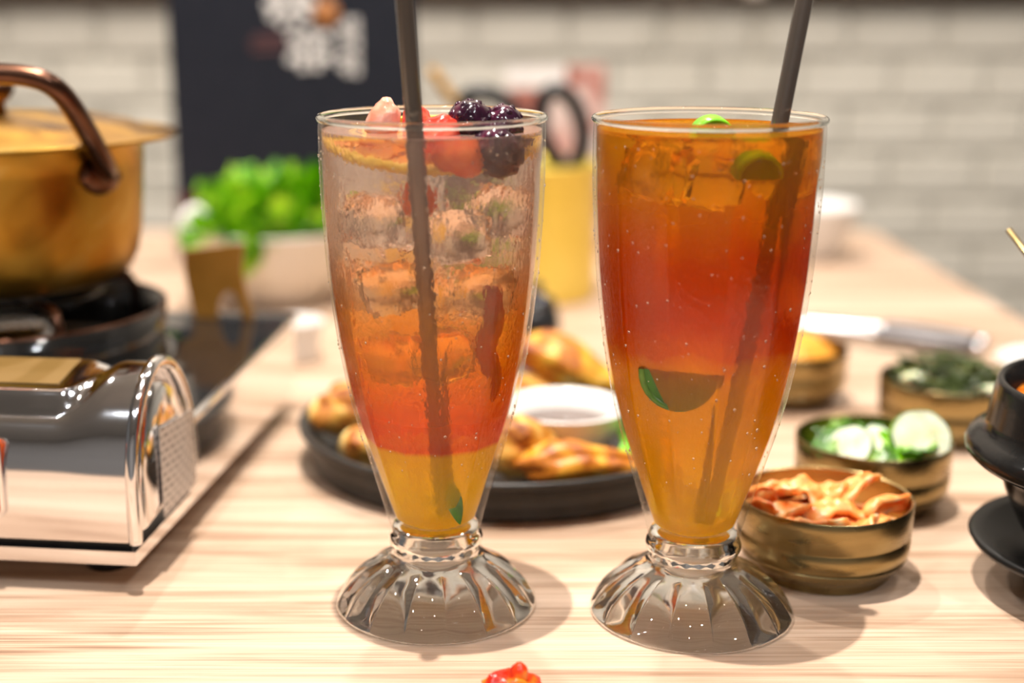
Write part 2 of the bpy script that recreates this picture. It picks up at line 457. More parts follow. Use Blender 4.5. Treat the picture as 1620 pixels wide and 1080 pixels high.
def spline(keys, x):
    """smooth (Catmull-Rom) interpolation of sorted (x, y) keys"""
    if x <= keys[0][0]:
        return keys[0][1]
    if x >= keys[-1][0]:
        return keys[-1][1]
    for i in range(len(keys) - 1):
        x0, y0 = keys[i]; x1, y1 = keys[i + 1]
        if x0 <= x <= x1:
            h = x1 - x0
            def slope(j):
                if j <= 0: return (keys[1][1] - keys[0][1]) / (keys[1][0] - keys[0][0])
                if j >= len(keys) - 1: return (keys[-1][1] - keys[-2][1]) / (keys[-1][0] - keys[-2][0])
                return (keys[j + 1][1] - keys[j - 1][1]) / (keys[j + 1][0] - keys[j - 1][0])
            t = (x - x0) / h
            m0, m1 = slope(i) * h, slope(i + 1) * h
            return (2*t**3 - 3*t*t + 1)*y0 + (t**3 - 2*t*t + t)*m0 + (-2*t**3 + 3*t*t)*y1 + (t**3 - t*t)*m1

def smoothpath(pts, n=8):
    pts = [Vector(p) for p in pts]
    out = []
    for i in range(len(pts) - 1):
        p0 = pts[max(i - 1, 0)]; p1 = pts[i]; p2 = pts[i + 1]; p3 = pts[min(i + 2, len(pts) - 1)]
        for k in range(n):
            t = k / n
            out.append(.5 * ((2 * p1) + (-p0 + p2) * t + (2*p0 - 5*p1 + 4*p2 - p3) * t*t + (-p0 + 3*p1 - 3*p2 + p3) * t**3))
    out.append(pts[-1])
    return out

# ------------------------------------------------------------------ room
WY = 2.0
struct(MB().box(-4, 4, WY, WY + .15, FLOOR, CEIL).build('wall_back', 'mortar', smooth=False))
wall = bpy.data.objects['wall_back']
BP, BH, GAP = .1325, .0668, .011
# one brick with rounded edges, shared by all
bb = MB().box(-(BP - GAP) / 2, (BP - GAP) / 2, -.007, .012, -(BH - GAP) / 2, (BH - GAP) / 2)
bmesh.ops.bevel(bb.bm, geom=[e for e in bb.bm.edges], offset=.003, segments=1, affect='EDGES')
b0 = bb.build('brick', 'brick', wall, smooth=False)
rng = random.Random(3)
first = True
BTOP = .1516 + 1.0 * BH + .028           # underside of the rail
for r_ in range(9):
    zc = BTOP + .018 - BH * (r_ + 1.0)
    n0 = -7 if r_ > 5 else -8
    for c_ in range(-10, 13):
        xc = .747 - .035 + BP * c_ - BP * 3 + (BP / 2 if r_ % 2 else 0)
        if xc < -1.05 or xc > 1.85:
            continue
        o = b0 if first else b0.copy()
        if not first:
            COL.objects.link(o); o.parent = wall
        first = False
        o.location = (xc, WY + rng.uniform(-.0015, .0015), zc)
struct(MB().box(-3, 3, WY - .03, WY + .01, BTOP, BTOP + .05).build('trim_1', 'darkwood', smooth=False))
struct(MB().box(-3, 3, WY - .008, WY + .01, BTOP + .0502, CEIL - .001).build('wall_upper', 'paint', smooth=False))
struct(MB().box(-4, 4, -3.5, WY + .2, FLOOR - .1, FLOOR).build('floor', 'floor', smooth=False))
struct(MB().box(-4, 4, -3.5, WY + .2, CEIL, CEIL + .1).build('ceiling', 'ceilpaint', smooth=False))
struct(MB().box(-4, 4, -2.6, -2.5, FLOOR, CEIL).build('wall_front', 'brownwall', smooth=False))

# ceiling lamps, the key and added fills: trim ring, glowing disc and their own light
for i, ((x, y), pw, lc) in enumerate(LAMPS):
    t = thing('ceiling_key_fill_light', 'small round recessed ceiling downlight over the restaurant table, one of the key and added fill lamps', 'ceiling lamp', (x, y, CEIL), group='ceiling downlights')
    MB().lathe([(.030, -.012), (.052, -.012), (.055, -.008), (.055, 0), (.030, 0), (.030, -.012)], 32).build('trim_ring', 'lampwhite', t)
    MB().lathe([(.0, -.004), (.030, -.004)], 32).build('diffuser', 'lampglow', t)
    ld = bpy.data.lights.new('downlight', 'AREA')
    ld.shape = 'DISK'; ld.size = .018 if i == 0 else .05; ld.energy = pw; ld.color = lc; ld.spread = PI
    lo = bpy.data.objects.new('bulb', ld)
    COL.objects.link(lo); lo.parent = t; lo.location = (0, 0, -.014)

# ------------------------------------------------------------------ table
tb = thing('dining_table', 'pale oak laminate restaurant table set with drinks and dishes', 'table', (0, 0, FLOOR))
TH = -FLOOR
tt = MB().box(-.78, .423, .20, 1.49, TH - .028, TH)
bmesh.ops.bevel(tt.bm, geom=[e for e in tt.bm.edges], offset=.003, segments=2, affect='EDGES')
tt.build('table_top', 'wood', tb, smooth=False)
for x in (-.70, .345):
    for y in (.28, 1.41):
        MB().box(x - .025, x + .025, y - .025, y + .025, 0, TH - .028).build('leg', 'darkwood', tb, smooth=False)
MB().box(-.68, .33, .29, 1.40, TH - .08, TH - .028).build('apron', 'darkwood', tb, smooth=False)

# ------------------------------------------------------------------ soda glasses
OUT = [(.0182, .0325), (.0195, .0380), (.0258, .0600), (.0329, .0855), (.0379, .1116), (.0411, .1370), (.0421, .1490), (.0434, .1730), (.0437, .1950)]
OK = [(z, r) for r, z in OUT]
def r_out(z): return spline(OK, z)
TK = [(.036, .0034), (.05, .0024), (.08, .0014), (.12, .0010), (.197, .0012)]
def r_in(z): return r_out(z) - spline(TK, z)
NP = 12
def panel(r, z, t):
    """optic panels pressed into the inside of the bowl"""
    k = max(0., min(1., (z - .045) / .02)) * max(0., min(1., (.186 - z) / .012))
    return r - .0013 * k * abs(math.sin(NP * t / 2)) ** .6
NF = 16
def flute(r, z, t):
    k = max(0., min(1., (z - .0014) / .0024)) * max(0., min(1., (.0205 - z) / .003))
    return r - .0024 * k * abs(math.sin(NF * t / 2)) ** .8

def soda_glass(label, loc, rz):
    g = thing('soda_glass', label, 'glass', loc, (0, 0, rz), 'footed soda glasses')
    # bowl: outer skin, rim, inner skin and inner bottom (joins the collar below it)
    zs = [.0325 + (.195 - .0325) * i / 40 for i in range(41)]
    prof = [(r_out(z), z) for z in zs]
    prof += [(.0436, .1970), (.0434, .1986)]
    outer = prof
    m_ = MB()
    m_.lathe(outer, 96)
    zi = [.1965 - (.1965 - .0375) * i / 50 for i in range(51)]
    m_.lathe([(.04255, .1982)] + [(r_in(z), z) for z in zi], 192, panel)
    m_.lathe([(r_in(.0375), .0375), (r_in(.0375) * .75, .0358), (r_in(.0375) * .4, .0351), (0, .035)], 48)
    m_.build('bowl', 'wall_glass', g, fix=False)
    MB().tube([(.0430 * math.cos(2 * PI * i / 96), .0430 * math.sin(2 * PI * i / 96), .1999) for i in range(96)], .0014, 12, closed=True).build('rim', 'glass', g)
    # solid base of the bowl, collar and foot: clear solid glass
    m_ = MB().lathe([(0, .0346), (.008, .0345), (.0135, .0350), (.0172, .0352), (.0180, .0335), (.0181, .0325), (.0188, .0312), (.0194, .0295), (.0192, .0280), (.0184, .0264), (.0178, .0250)], 96)
    c_ = m_.build('collar', 'glass', g, fix=False)
    dome = [(.0178, .0250), (.0175, .0240), (.0178, .0225), (.0190, .0210), (.0225, .0195), (.0265, .0175), (.0300, .0153), (.0328, .0130), (.0355, .0103), (.0378, .0075), (.0394, .0050), (.0405, .0030), (.0412, .0018), (.0414, .0010), (.0410, .0003), (.0404, .0)]
    under = [(.0404, .0), (.0385, .0), (.0370, .0008), (.0330, .0042), (.0260, .0082), (.0170, .0112), (.008, .0126), (0, .013)]
    m_ = MB().lathe(dome, 320, flute)
    m_.lathe(under, 96)
    m_.build('foot', 'foot_glass', g, fix=False)
    # beads of condensation on the outside of the bowl
    q = random.Random(int(rz * 1000))
    m_ = MB()
    for k in range(420):
        z = .192 - .13 * q.random() ** 1.3
        t = q.uniform(0, 2 * PI)
        r = .00022 + .00042 * q.random() ** 2
        ro = r_out(z)
        m_.ico(1, (r * .6, r, r * q.uniform(1, 1.5)), (ro * math.cos(t), ro * math.sin(t), z), 0., 1, 0, rot=Matrix.Rotation(t, 3, 'Z'))
    dw = m_.build('condensation', 'glass', g)
    dw['kind'] = 'stuff'
    return g

def flip(o):
    me = o.data
    me.flip_normals()

GL = (-.0202, .5348, 0.0002)
GR = (.0846, .5272, 0.0002)
g1 = soda_glass('footed glass holding the pale pink and orange fruit drink', GL, .13)
g2 = soda_glass('footed glass holding the deep amber tea drink', GR, .05)

def liquid_obj(name, label, loc, rz, top, material):
    zs = [.0388 + (top - .0388) * i / 60 for i in range(61)]
    m_ = MB()
    body = [(0, .0356), (r_in(.0375) * .4, .0358), (r_in(.0375) * .75, .0366)] + [(r_in(z) - .0004, z) for z in zs]
    m_.lathe(body + [(r_in(top) - .0012, top - .0006), (.036, top - .0009), (.02, top - .0010), (0, top - .0010)], 192, panel)
    o = m_.build(name, material, None, loc=loc, rot=(0, 0, rz))
    return tag(o, label, 'drink')
liquid_obj('fruit_drink', 'pink, orange and yellow layered fruit soda filling the glass', GL, .13, .1955, 'drink_red')
liquid_obj('amber_drink', 'amber red tea over cloudy yellow syrup filling the glass', GR, .05, .1965, 'drink_amber')

# ------------------------------------------------------------------ straws
def straw(label, p0, p1, rad=.0033):
    p0 = Vector(p0); p1 = Vector(p1)
    m_ = MB()
    n = 24
    pts = [p0.lerp(p1, i / n) for i in range(n + 1)]
    m_.tube(pts, rad, 20, caps=False)
    m_.tube(pts[::-1], rad * .82, 20, caps=False)
    d = (p1 - p0).normalized()
    a = d.cross(Vector((0, 1, 0))).normalized(); b = d.cross(a)
    for c in (p0, p1):
        m_.grid([[c + k * (math.cos(2*PI*i/20) * a + math.sin(2*PI*i/20) * b) for i in range(20)] for k in (rad, rad * .82)], closed_u=True)
    for v in m_.bm.verts:
        v.co -= p0
    return tag(m_.build('drinking_straw', 'straw', loc=p0), label, 'straw')
straw('smoky brown plastic straw standing in the pink fruit drink', (-.0165, .5300, .0440), (-.0290, .4905, .2650))
straw('smoky brown plastic straw leaning in the amber tea drink', (.0870, .5250, .0420), (.1215, .5240, .2700))

# ------------------------------------------------------------------ fruit and ice in the drinks
def blob(name, label, cat, loc, dims, material, seed=1, amp=.2, freq=1.5, rot=(0, 0, 0), sub=3, group=None, faceted=False):
    m_ = MB().ico(sub, dims, (0, 0, 0), amp, freq, seed)
    o = m_.build(name, material, None, smooth=not faceted, loc=loc, rot=rot)
    return tag(o, label, cat, group) if label else o

def wedge(name, label, cat, loc, dims, material, seed, rot, group=None, n=0):
    """soft-edged irregular cut chunk"""
    m_ = MB()
    bmesh.ops.create_cube(m_.bm, size=2.0)
    rg = random.Random(seed)
    for v in m_.bm.verts:
        v.co = Vector((v.co.x * rg.uniform(.7, 1.1), v.co.y * rg.uniform(.7, 1.1), v.co.z * rg.uniform(.75, 1.1)))
        if v.co.z > 0:
            v.co.x *= .72; v.co.y *= .85
    bmesh.ops.bevel(m_.bm, geom=list(m_.bm.edges), offset=.32, segments=3, affect='EDGES')
    bmesh.ops.subdivide_edges(m_.bm, edges=list(m_.bm.edges), cuts=1, use_grid_fill=True)
    for _ in range(4):
        bmesh.ops.smooth_vert(m_.bm, verts=list(m_.bm.verts), factor=.5, use_axis_x=True, use_axis_y=True, use_axis_z=True)
    for v in m_.bm.verts:
        k = 1 + .16 * noise.noise(v.co * 1.6 + Vector((seed, 0, 0)))
        v.co = Vector((v.co.x * dims[0] * k, v.co.y * dims[1] * k, v.co.z * dims[2] * k))
    o = m_.build(name, material, None, loc=loc, rot=rot)
    return tag(o, label, cat, group)

lx, ly = GL[0], GL[1]
wedge('strawberry_piece', 'pale pink strawberry chunk rising above the fruit drink rim', 'strawberry', (lx - .0185, ly - .005, .1990), (.0080, .0075, .0090), 'palestraw', 4, (.1, .15, .3))
wedge('strawberry_piece', 'red strawberry chunk just behind the brown straw in the fruit drink', 'strawberry', (lx - .0065, ly + .008, .1985), (.0075, .007, .0075), 'strawberry', 9, (.2, -.2, .8))
wedge('strawberry_piece', 'wet red strawberry chunk between the straw and the dark berries', 'strawberry', (lx + .0035, ly - .013, .1945), (.0105, .009, .0088), 'strawberry', 12, (.1, .5, .2))
wedge('strawberry_piece', 'soaked orange red strawberry chunk sunk below the orange slice', 'strawberry', (lx - .0035, ly - .0160, .1735), (.0085, .006, .0080), 'orangebit', 21, (0, .1, .1))
wedge('strawberry_piece', 'coral strawberry chunk pressed against the glass under the berries', 'strawberry', (lx + .010, ly - .0235, .1880), (.0105, .008, .0068), 'orangebit', 33, (0, .3, .0))

def berry(label, loc, r, seed):
    """dark berry built of many drupelets"""
    t = thing('blackberry', label, 'berry', loc, (seed * .7, seed * .4, seed))
    m_ = MB()
    n = 34
    m_.ico(3, (r * 1.0, r * 1.0, r * .95), (0, 0, 0), .12, 2, seed)
    m_.build('core', 'berry', t)
    m_ = MB()
    for i in range(n):
        zz = 1 - 2 * (i + .5) / n
        a = i * 2.39996
        q = math.sqrt(1 - zz * zz)
        c = Vector((q * math.cos(a), q * math.sin(a), zz * .95)) * r * .84
        m_.ico(1, (r * .27,) * 3, c, .1, 2, i)
    o = m_.build('drupelets', 'berry', t)
    o['kind'] = 'stuff'
    return t
berry('dark blackberry heaped highest on the pink fruit drink', (lx + .0150, ly - .006, .1985), .0088, 1)
berry('dark blackberry leaning on the glass rim opposite the pale strawberry chunk', (lx + .0270, ly - .004, .1970), .0082, 2)
berry('large dark blackberry sunk inside the rim of the fruit drink', (lx + .0245, ly - .0205, .1890), .0092, 3)
blob('lime_piece', 'small bright green lime scrap behind the dark berries', 'lime', (lx + .0105, ly + .012, .1975), (.005, .004, .0035), 'lime', 3, .2)

# orange slice lying tilted at the top of the drink
sl = thing('orange_slice', 'thin orange slice floating tilted under the berries', 'orange slice', (lx - .0005, ly + .0075, .1895), (math.radians(12), math.radians(2), 0))
R_ = .0325
MB().lathe([(R_ - .003, .0017), (R_ - .0005, .0015), (R_, 0), (R_ - .0005, -.0015), (R_ - .003, -.0017), (R_ - .003, .0017)], 64).build('peel', 'peel', sl)
for k in range(9):
    a0 = 2 * PI * k / 9 + .06; a1 = 2 * PI * (k + 1) / 9 - .06
    m_ = MB()
    pts = [(.004 * math.cos((a0 + a1) / 2), .004 * math.sin((a0 + a1) / 2))] + [((R_ - .0038) * math.cos(a0 + (a1 - a0) * i / 6), (R_ - .0038) * math.sin(a0 + (a1 - a0) * i / 6)) for i in range(7)]
    lo_ = [m_.bm.verts.new((x, y, -.0013)) for x, y in pts]; hi_ = [m_.bm.verts.new((x, y, .0013)) for x, y in pts]
    m_.bm.faces.new(lo_[::-1]); m_.bm.faces.new(hi_)
    for i in range(len(pts)):
        j = (i + 1) % len(pts)
        m_.bm.faces.new((lo_[i], lo_[j], hi_[j], hi_[i]))
    m_.build('segment', 'pulp', sl, smooth=False)

# ice cubes in the fruit drink
rg = random.Random(11)
ICE = [(-.020, -.012, .163), (.010, -.020, .158), (.020, .010, .164), (-.008, .016, .160), (.018, -.014, .136), (-.014, -.018, .138), (-.016, .012, .134), (.010, .014, .132), (.004, -.014, .112), (-.012, .004, .108)]
def ice_cube(label, cat, loc, s, seed, group):
    m_ = MB()
    bmesh.ops.create_cube(m_.bm, size=2.0)
    q = random.Random(seed)
    for v in m_.bm.verts:
        v.co = Vector((v.co.x * q.uniform(.85, 1.05), v.co.y * q.uniform(.85, 1.05), v.co.z * q.uniform(.85, 1.05))) * s
    bmesh.ops.bevel(m_.bm, geom=list(m_.bm.edges), offset=s * .28, segments=3, affect='EDGES')
    o = m_.build('ice_cube', 'ice', None, loc=loc, rot=(q.uniform(-.3, .3), q.uniform(-.3, .3), q.uniform(0, 1.5)))
    return tag(o, label, cat, group)
for i, (x, y, z) in enumerate(ICE):
    ice_cube('clear ice cube submerged in the pink fruit drink', 'ice cube', (lx + x, ly + y, z), .0098, 50 + i, 'ice in the fruit drink')
# red fruit skin trailing down and mint at the bottom
m_ = MB().tube(smoothpath([(0, 0, .024), (.002, -.001, .012), (-.001, -.003, 0), (.003, -.002, -.012), (.0015, .001, -.022)], 5), [.0016, .002, .0025, .003, .0034, .0038, .004, .0042, .0042, .004, .0038, .0036, .0036, .0036, .0034, .003, .0028, .0026, .0022, .0018, .0012], 10)
tag(m_.build('red_fruit_strip', 'cherry', None, loc=(lx + .0195, ly - .0150, .1145)), 'dark red strip of fruit skin hanging in the orange layer', 'fruit')
def leaf(name, label, cat, loc, length, width, material, rot, curl=.3, group=None, frill=0., seed=1, thick=.0007):
    """a pointed leaf with a midrib fold"""
    m_ = MB()
    nu, nv = 12, 8
    top, bot = [], []
    for i in range(nu + 1):
        u = i / nu
        wd = width * math.sin(PI * min(1, u * .96 + .04)) ** .8
        rt, rb = [], []
        for j in range(nv + 1):
            v = 2 * j / nv - 1
            z = curl * length * (u - .5) ** 2 + .25 * wd * abs(v) + frill * abs(v) ** 2 * math.sin(u * 19 + seed + v * 2) * math.sin(PI * u)
            p = Vector((length * (u - .5), v * wd, z))
            rt.append(p + Vector((0, 0, thick))); rb.append(p - Vector((0, 0, thick)))
        top.append(rt); bot.append(rb)
    ring = [t + b[::-1] for t, b in zip(top, bot)]
    m_.grid(ring, closed_u=True)
    o = m_.build(name, material, None, loc=loc, rot=rot)
    return tag(o, label, cat, group)
leaf('mint_leaf', 'green mint leaf sunk in the yellow bottom layer', 'mint leaf', (lx + .0080, ly - .0165, .0510), .020, .0032, 'cucgreen', (PI / 2, 1.35, .1))
# amber drink garnish
rx, ry = GR[0], GR[1]
def lime_wedge(label, loc, r, th, rot, peel_m, flesh_m):
    t = thing('lime_wedge', label, 'lime', loc, rot)
    n = 14
    def halfdisc(rad):
        return [(rad * math.cos(PI * i / n), rad * math.sin(PI * i / n)) for i in range(n + 1)]
    o_, i_ = halfdisc(r), halfdisc(r * .86)
    rows = [[(x, -th, z) for x, z in o_], [(x, th, z) for x, z in o_], [(x, th, z) for x, z in i_], [(x, -th, z) for x, z in i_]]
    MB_ = MB(); MB_.grid([list(q) for q in zip(*rows)], closed_u=True); MB_.build('peel', peel_m, t)
    MB().prism([(x * .99, z * .99) for x, z in i_], -th * .9, th * .9).build('flesh', flesh_m, t, smooth=False)
    return t
lime_wedge('bright green lime wedge breaking the surface of the amber tea', (rx + .0005, ry - .006, .1930), .0085, .0042, (.15, 0, .1), 'lime', 'lime')
lime_wedge('dark green lime wedge floating just under the amber surface', (rx + .0125, ry - .0240, .1820), .0085, .0045, (.2, 0, .2), 'lime', 'limedark')
lime_wedge('green lime wedge sunk halfway down the amber tea', (rx - .0115, ry - .0250, .1085), .0150, .0042, (0.05, PI + .04, -.25), 'cucgreen', 'limedark')
for i, (x, y, z) in enumerate([(-.018, -.012, .182), (.0, .016, .184), (-.004, -.022, .180), (.022, .006, .183)]):
    ice_cube('clear ice cube floating in the amber tea', 'ice cube', (rx + x, ry + y, z), .0105, 90 + i, 'ice in the amber drink')

# ------------------------------------------------------------------ gas stove
ST = thing('portable_gas_stove', 'chrome portable gas stove with black enamel pan on the table', 'stove', (-.1455, .5430, 0), (0, 0, math.radians(-6.5)))
SW, SD = .34, .275
for x in (-.025, -SW + .03):
    for y in (.03, SD - .03):
        MB().lathe([(0, .0), (.010, .0), (.011, .003), (.009, .013), (0, .013)], 16, c=(x, y, 0.0003)).build('foot', 'blackplastic', ST)
m_ = MB().box(-SW, -.001, .0, SD - .004, .0125, .0185)
m_.build('base_plate', 'chrome', ST, smooth=False)
m_ = MB().box(-SW + .004, -.004, .004, SD - .008, .0185, .0225)
m_.build('seam', 'blackplastic', ST, smooth=False)
ENDP = [(.0, .0225), (.0, .040), (.0008, .054), (.004, .067), (.010, .0775), (.018, .085), (.026, .0895), (.034, .0915), (.042, .0905), (.052, .0865), (.060, .0795), (.067, .070), (.072, .058), (.075, .045), (.076, .030)]
MIDP = [(.0, .0225), (.0, .040), (.0008, .054), (.003, .0635), (.0068, .0705), (.0095, .0730), (.0105, .0735), (.0125, .0775), (.0155, .0830), (.018, .0845), (.046, .0890), (.052, .083), (.060, .070), (.068, .045), (.072, .030)]
def pathlen_resample(P, n):
    pts = smoothpath([(0, a, b) for a, b in P], 6)
    return pts
rows = []
def sm(t):
    t = max(0., min(1., t)); return t * t * (3 - 2 * t)
EP = [(p.y, p.z) for p in pathlen_resample(ENDP, 0)]
MP = [(p.y, p.z) for p in pathlen_resample(MIDP, 0)]
xs = [0, -.003, -.008, -.014] + [-.014 - .022 * i / 10 for i in range(1, 11)] + [-.05, -.10, -.16, -.24, -.30] + [-.304 - .022 * i / 6 for i in range(7)] + [-.335, -SW]
for x in xs:
    a = sm((-x - .014) / .022)
    if x < -.30:
        a = 1 - sm((-x - .304) / .022)
    rows.append([(x, e[0] * (1 - a) + f[0] * a, e[1] * (1 - a) + f[1] * a) for e, f in zip(EP, MP)])
m_ = MB(); m_.grid(rows)
hs = m_.build('front_housing', 'chrome', ST)
# hoop round the end, recessed bulging end cap
m_ = MB().tube([(-.0005, y, z) for y, z in EP], .0030, 10)
m_.build('end_hoop', 'chrome', ST)
cy_, cz_ = .038, .040
rows = []
for s, xo in ((1.0, -.006), (.86, -.006), (.84, -.0005), (.78, .0015), (.5, .003), (.2, .0036), (.02, .0037)):
    rows.append([(xo, cy_ + (y - cy_) * s, cz_ + (z - cz_) * s) for y, z in EP])
m_ = MB(); m_.grid(rows, closed_u=True)
m_.build('end_cap', 'chrome', ST)
# side panel and the printed sticker on it
MB().box(-.004, -.0005, .070, SD - .004, .0185, .052).build('side_panel', 'chrome', ST, smooth=False)
MB().box(-SW + .001, -SW + .004, .070, SD - .004, .0185, .052).build('side_panel', 'chrome', ST, smooth=False)
MB().box(-SW + .002, -.002, SD - .008, SD - .004, .0185, .052).build('back_panel', 'chrome', ST, smooth=False)
def quad(name, pts, material, parent):
    me = bpy.data.meshes.new(name)
    n = (Vector(pts[1]) - Vector(pts[0])).cross(Vector(pts[3]) - Vector(pts[0])).normalized() * .0003
    v = [Vector(p) for p in pts] + [Vector(p) - n for p in pts]
    me.from_pydata(v, [], [(0, 1, 2, 3), (7, 6, 5, 4), (0, 4, 5, 1), (1, 5, 6, 2), (2, 6, 7, 3), (3, 7, 4, 0)])
    uv = me.uv_layers.new()
    co = [(0, 0), (1, 0), (1, 1), (0, 1)]
    for i, l in enumerate(me.polygons[0].loop_indices):
        uv.data[l].uv = co[i]
    me.materials.append(M[material])
    o = bpy.data.objects.new(name, me); COL.objects.link(o); o.parent = parent
    return o
st = quad('specification_label', [(.0044, .022, .026), (.0044, .066, .026), (.0044, .066, .062), (.0044, .022, .066)], 'spec_label', ST)
st['label'] = 'grey sticker with small print'
lb = quad('gold_label', [(-.27, .0195, .0853), (-.038, .0195, .0853), (-.038, .0455, .0895), (-.27, .0455, .0895)], 'gold_label', ST)
lb['label'] = 'gold brown instruction label'
# ignition lever in its slot
m_ = MB()
def rrect(x0, x1, z0, z1, r, n=5):
    out = []
    for cx, cz, a in ((x1 - r, z1 - r, 0), (x0 + r, z1 - r, PI / 2), (x0 + r, z0 + r, PI), (x1 - r, z0 + r, 1.5 * PI)):
        out += [(cx + r * math.cos(a + PI / 2 * i / n), cz + r * math.sin(a + PI / 2 * i / n)) for i in range(n + 1)]
    return out
lv = MB().prism(rrect(-.086, -.0585, .034, .0665, .003), -.003, .002).build('ignition_lever', 'orange', ST, smooth=False)
MB().tube([(x, -.0015, z) for x, z in rrect(-.0875, -.0570, .0325, .068, .004)], .0012, 8, closed=True).build('slot_frame', 'chrome', ST)
MB().prism(rrect(-.085, -.0595, .060, .0655, .002), -.0036, -.0028).build('lever_mark', 'redlabel', lv, smooth=False)
# enamel top with a dished burner basin, chrome edge
PCX, PCY = -.129, .163       # burner centre in stove space
rows = []
nx, ny = 60, 46
for j in range(ny + 1):
    y = .066 + (SD - .066) * j / ny
    row = []
    for i in range(nx + 1):
        x = -SW + SW * i / nx
        d = math.hypot(x - PCX, y - PCY)
        z = .0535 + .004 * j / ny
        z -= .010 * sm((.082 - d) / .018)
        z += .0035 * math.exp(-((d - .086) / .007) ** 2)
        row.append((x, y, z))
    rows.append(row)
m_ = MB(); m_.grid(rows)
m_.build('enamel_top', 'enamel', ST)
MB().tube([(-.0002, .070, .0520), (-.0002, .078, .0530), (-.0002, SD, .0570), (-SW, SD, .0570), (-SW, .070, .0520)], .0024, 8).build('chrome_edge', 'chrome', ST)
# burner head and trivet
MB().lathe([(0, .075), (.020, .075), (.024, .072), (.026, .060), (.026, .045), (0, .045)], 32, c=(PCX, PCY, 0)).build('burner', 'steel', ST)
wg = MB().lathe([(.082, .050), (.0835, .0560), (.0830, .0700), (.0845, .0850), (.0820, .0850), (.0805, .0700), (.0805, .050)], 64, c=(PCX, PCY, 0)).build('wind_guard', 'enamel', ST)
MB().tube([(PCX + .0833 * math.cos(2 * PI * i / 56), PCY + .0833 * math.sin(2 * PI * i / 56), .0852) for i in range(56)], .0012, 8, closed=True).build('guard_lip', 'copper', wg)
tv = MB().tube([(PCX + .050 * math.cos(2 * PI * i / 40), PCY + .050 * math.sin(2 * PI * i / 40), .0930) for i in range(40)], .0026, 8, closed=True).build('trivet', 'enamel', ST)
for k in range(4):
    a = PI / 4 + k * PI / 2
    c, s = math.cos(a), math.sin(a)
    m_ = MB().tube([(PCX + .026 * c, PCY + .026 * s, .0950), (PCX + .055 * c, PCY + .055 * s, .0950), (PCX + .070 * c, PCY + .070 * s, .0940), (PCX + .074 * c, PCY + .074 * s, .088), (PCX + .074 * c, PCY + .074 * s, .048)], .0028, 8)
    m_.build('prong', 'copper', tv)
# chrome guard plate, pot reflection put into its colour, arched cut-out at the back edge
poly = [(-.036, .058), (-.040, .080), (-.041, .090), (-.040, .0985), (-.004, .1035), (-.006, .086), (-.003, .070), (.0, .058), (-.008, .058)]
arch = [(-.014 + .0075 * math.cos(PI * i / 8), .059 + .016 * math.sin(PI * i / 8)) for i in range(9)]
m_ = MB().prism([(x - .023, z) for x, z in poly[:-1] + [(-.0055, .058)] + arch + [(-.0225, .058)]], SD - .012, SD - .009)
gp = m_.build('guard_plate', 'pot_reflect', ST, smooth=False)
gp['label'] = 'chrome bracket with an arched cut-out, golden pot reflection in its colour'
MB().lathe([(0, .0), (.0022, .0), (.0022, .002), (.0015, .0028), (0, .003)], 12, c=(-.030, .098, .0560)).build('screw', 'steel', ST)

# ------------------------------------------------------------------ golden pot
PT = thing('cooking_pot', 'golden metal pot with copper handle on the gas stove', 'pot', (-.2525, .7200, .1000))
PT.scale = (1.065, 1.065, 1.0)
body = [(0, 0), (.050, 0), (.056, .0015), (.0605, .006), (.0640, .014), (.0665, .026), (.0680, .045), (.0688, .060), (.0695, .0720), (.0710, .0740), (.0715, .0748), (.0700, .0752), (.0680, .0735), (.0660, .050), (.060, .008), (0, .004)]
MB().lathe(body, 72).build('pot_body', 'gold', PT)
ld_ = MB().lathe([(0, .0868), (.030, .0862), (.052, .0845), (.066, .0815), (.074, .0775), (.0850, .0768), (.0865, .0762), (.0862, .0752), (.0830, .0750), (.066, .0756), (0, .0760)], 72).build('lid', 'gold', PT)
MB().lathe([(0, .0865), (.006, .0865), (.005, .092), (.008, .095), (.0105, .099), (.009, .103), (0, .105)], 24).build('lid_knob', 'copper', ld_)
hp = []
a0 = math.radians(55)
for s in (-1, 1):
    hp.append((s * .0700 * math.sin(a0), -.0700 * math.cos(a0)))
half = [(.0625, -.0345, .0610), (.0635, -.0460, .0680), (.0615, -.0620, .0840), (.0550, -.0750, .1030), (.0420, -.0780, .1100), (.015, -.0790, .1115)]
pth = smoothpath([(-x, y, z) for x, y, z in half] + half[::-1], 6)
hd = MB().tube(pth, .0049, 14).build('handle', 'copper', PT)
for s in (-1, 1):
    m_ = MB().ico(3, (.0115, .0045, .0090), (0, 0, 0), .08, 1.5, 2)
    m_.build('handle_bracket', 'copper', PT, loc=(s * .0590, -.0360, .0590), rot=(0, .35 * s, s * (a0 + .07)))
    for q in (-1, 1):
        aa = a0 + .1 + q * .13
        MB().ico(2, (.0022,) * 3, (s * .0695 * math.sin(aa), -.0695 * math.cos(aa), .0575), .0).build('rivet', 'copper', PT)

# ------------------------------------------------------------------ cast iron plate with chicken
PLX, PLY = .012, .728
pl = MB().lathe([(0, .0), (.103, .0), (.1065, .0012), (.1075, .0040), (.1055, .0065), (.1075, .0130), (.1105, .0180), (.1130, .0200), (.1135, .0218), (.1120, .0228), (.1085, .0215), (.1050, .0150), (.1020, .0085), (.098, .0070), (0, .0070)], 96)
tag(pl.build('iron_plate', 'iron', None, loc=(PLX, PLY, .0002)), 'round black cast iron plate with raised rim holding fried chicken', 'plate')

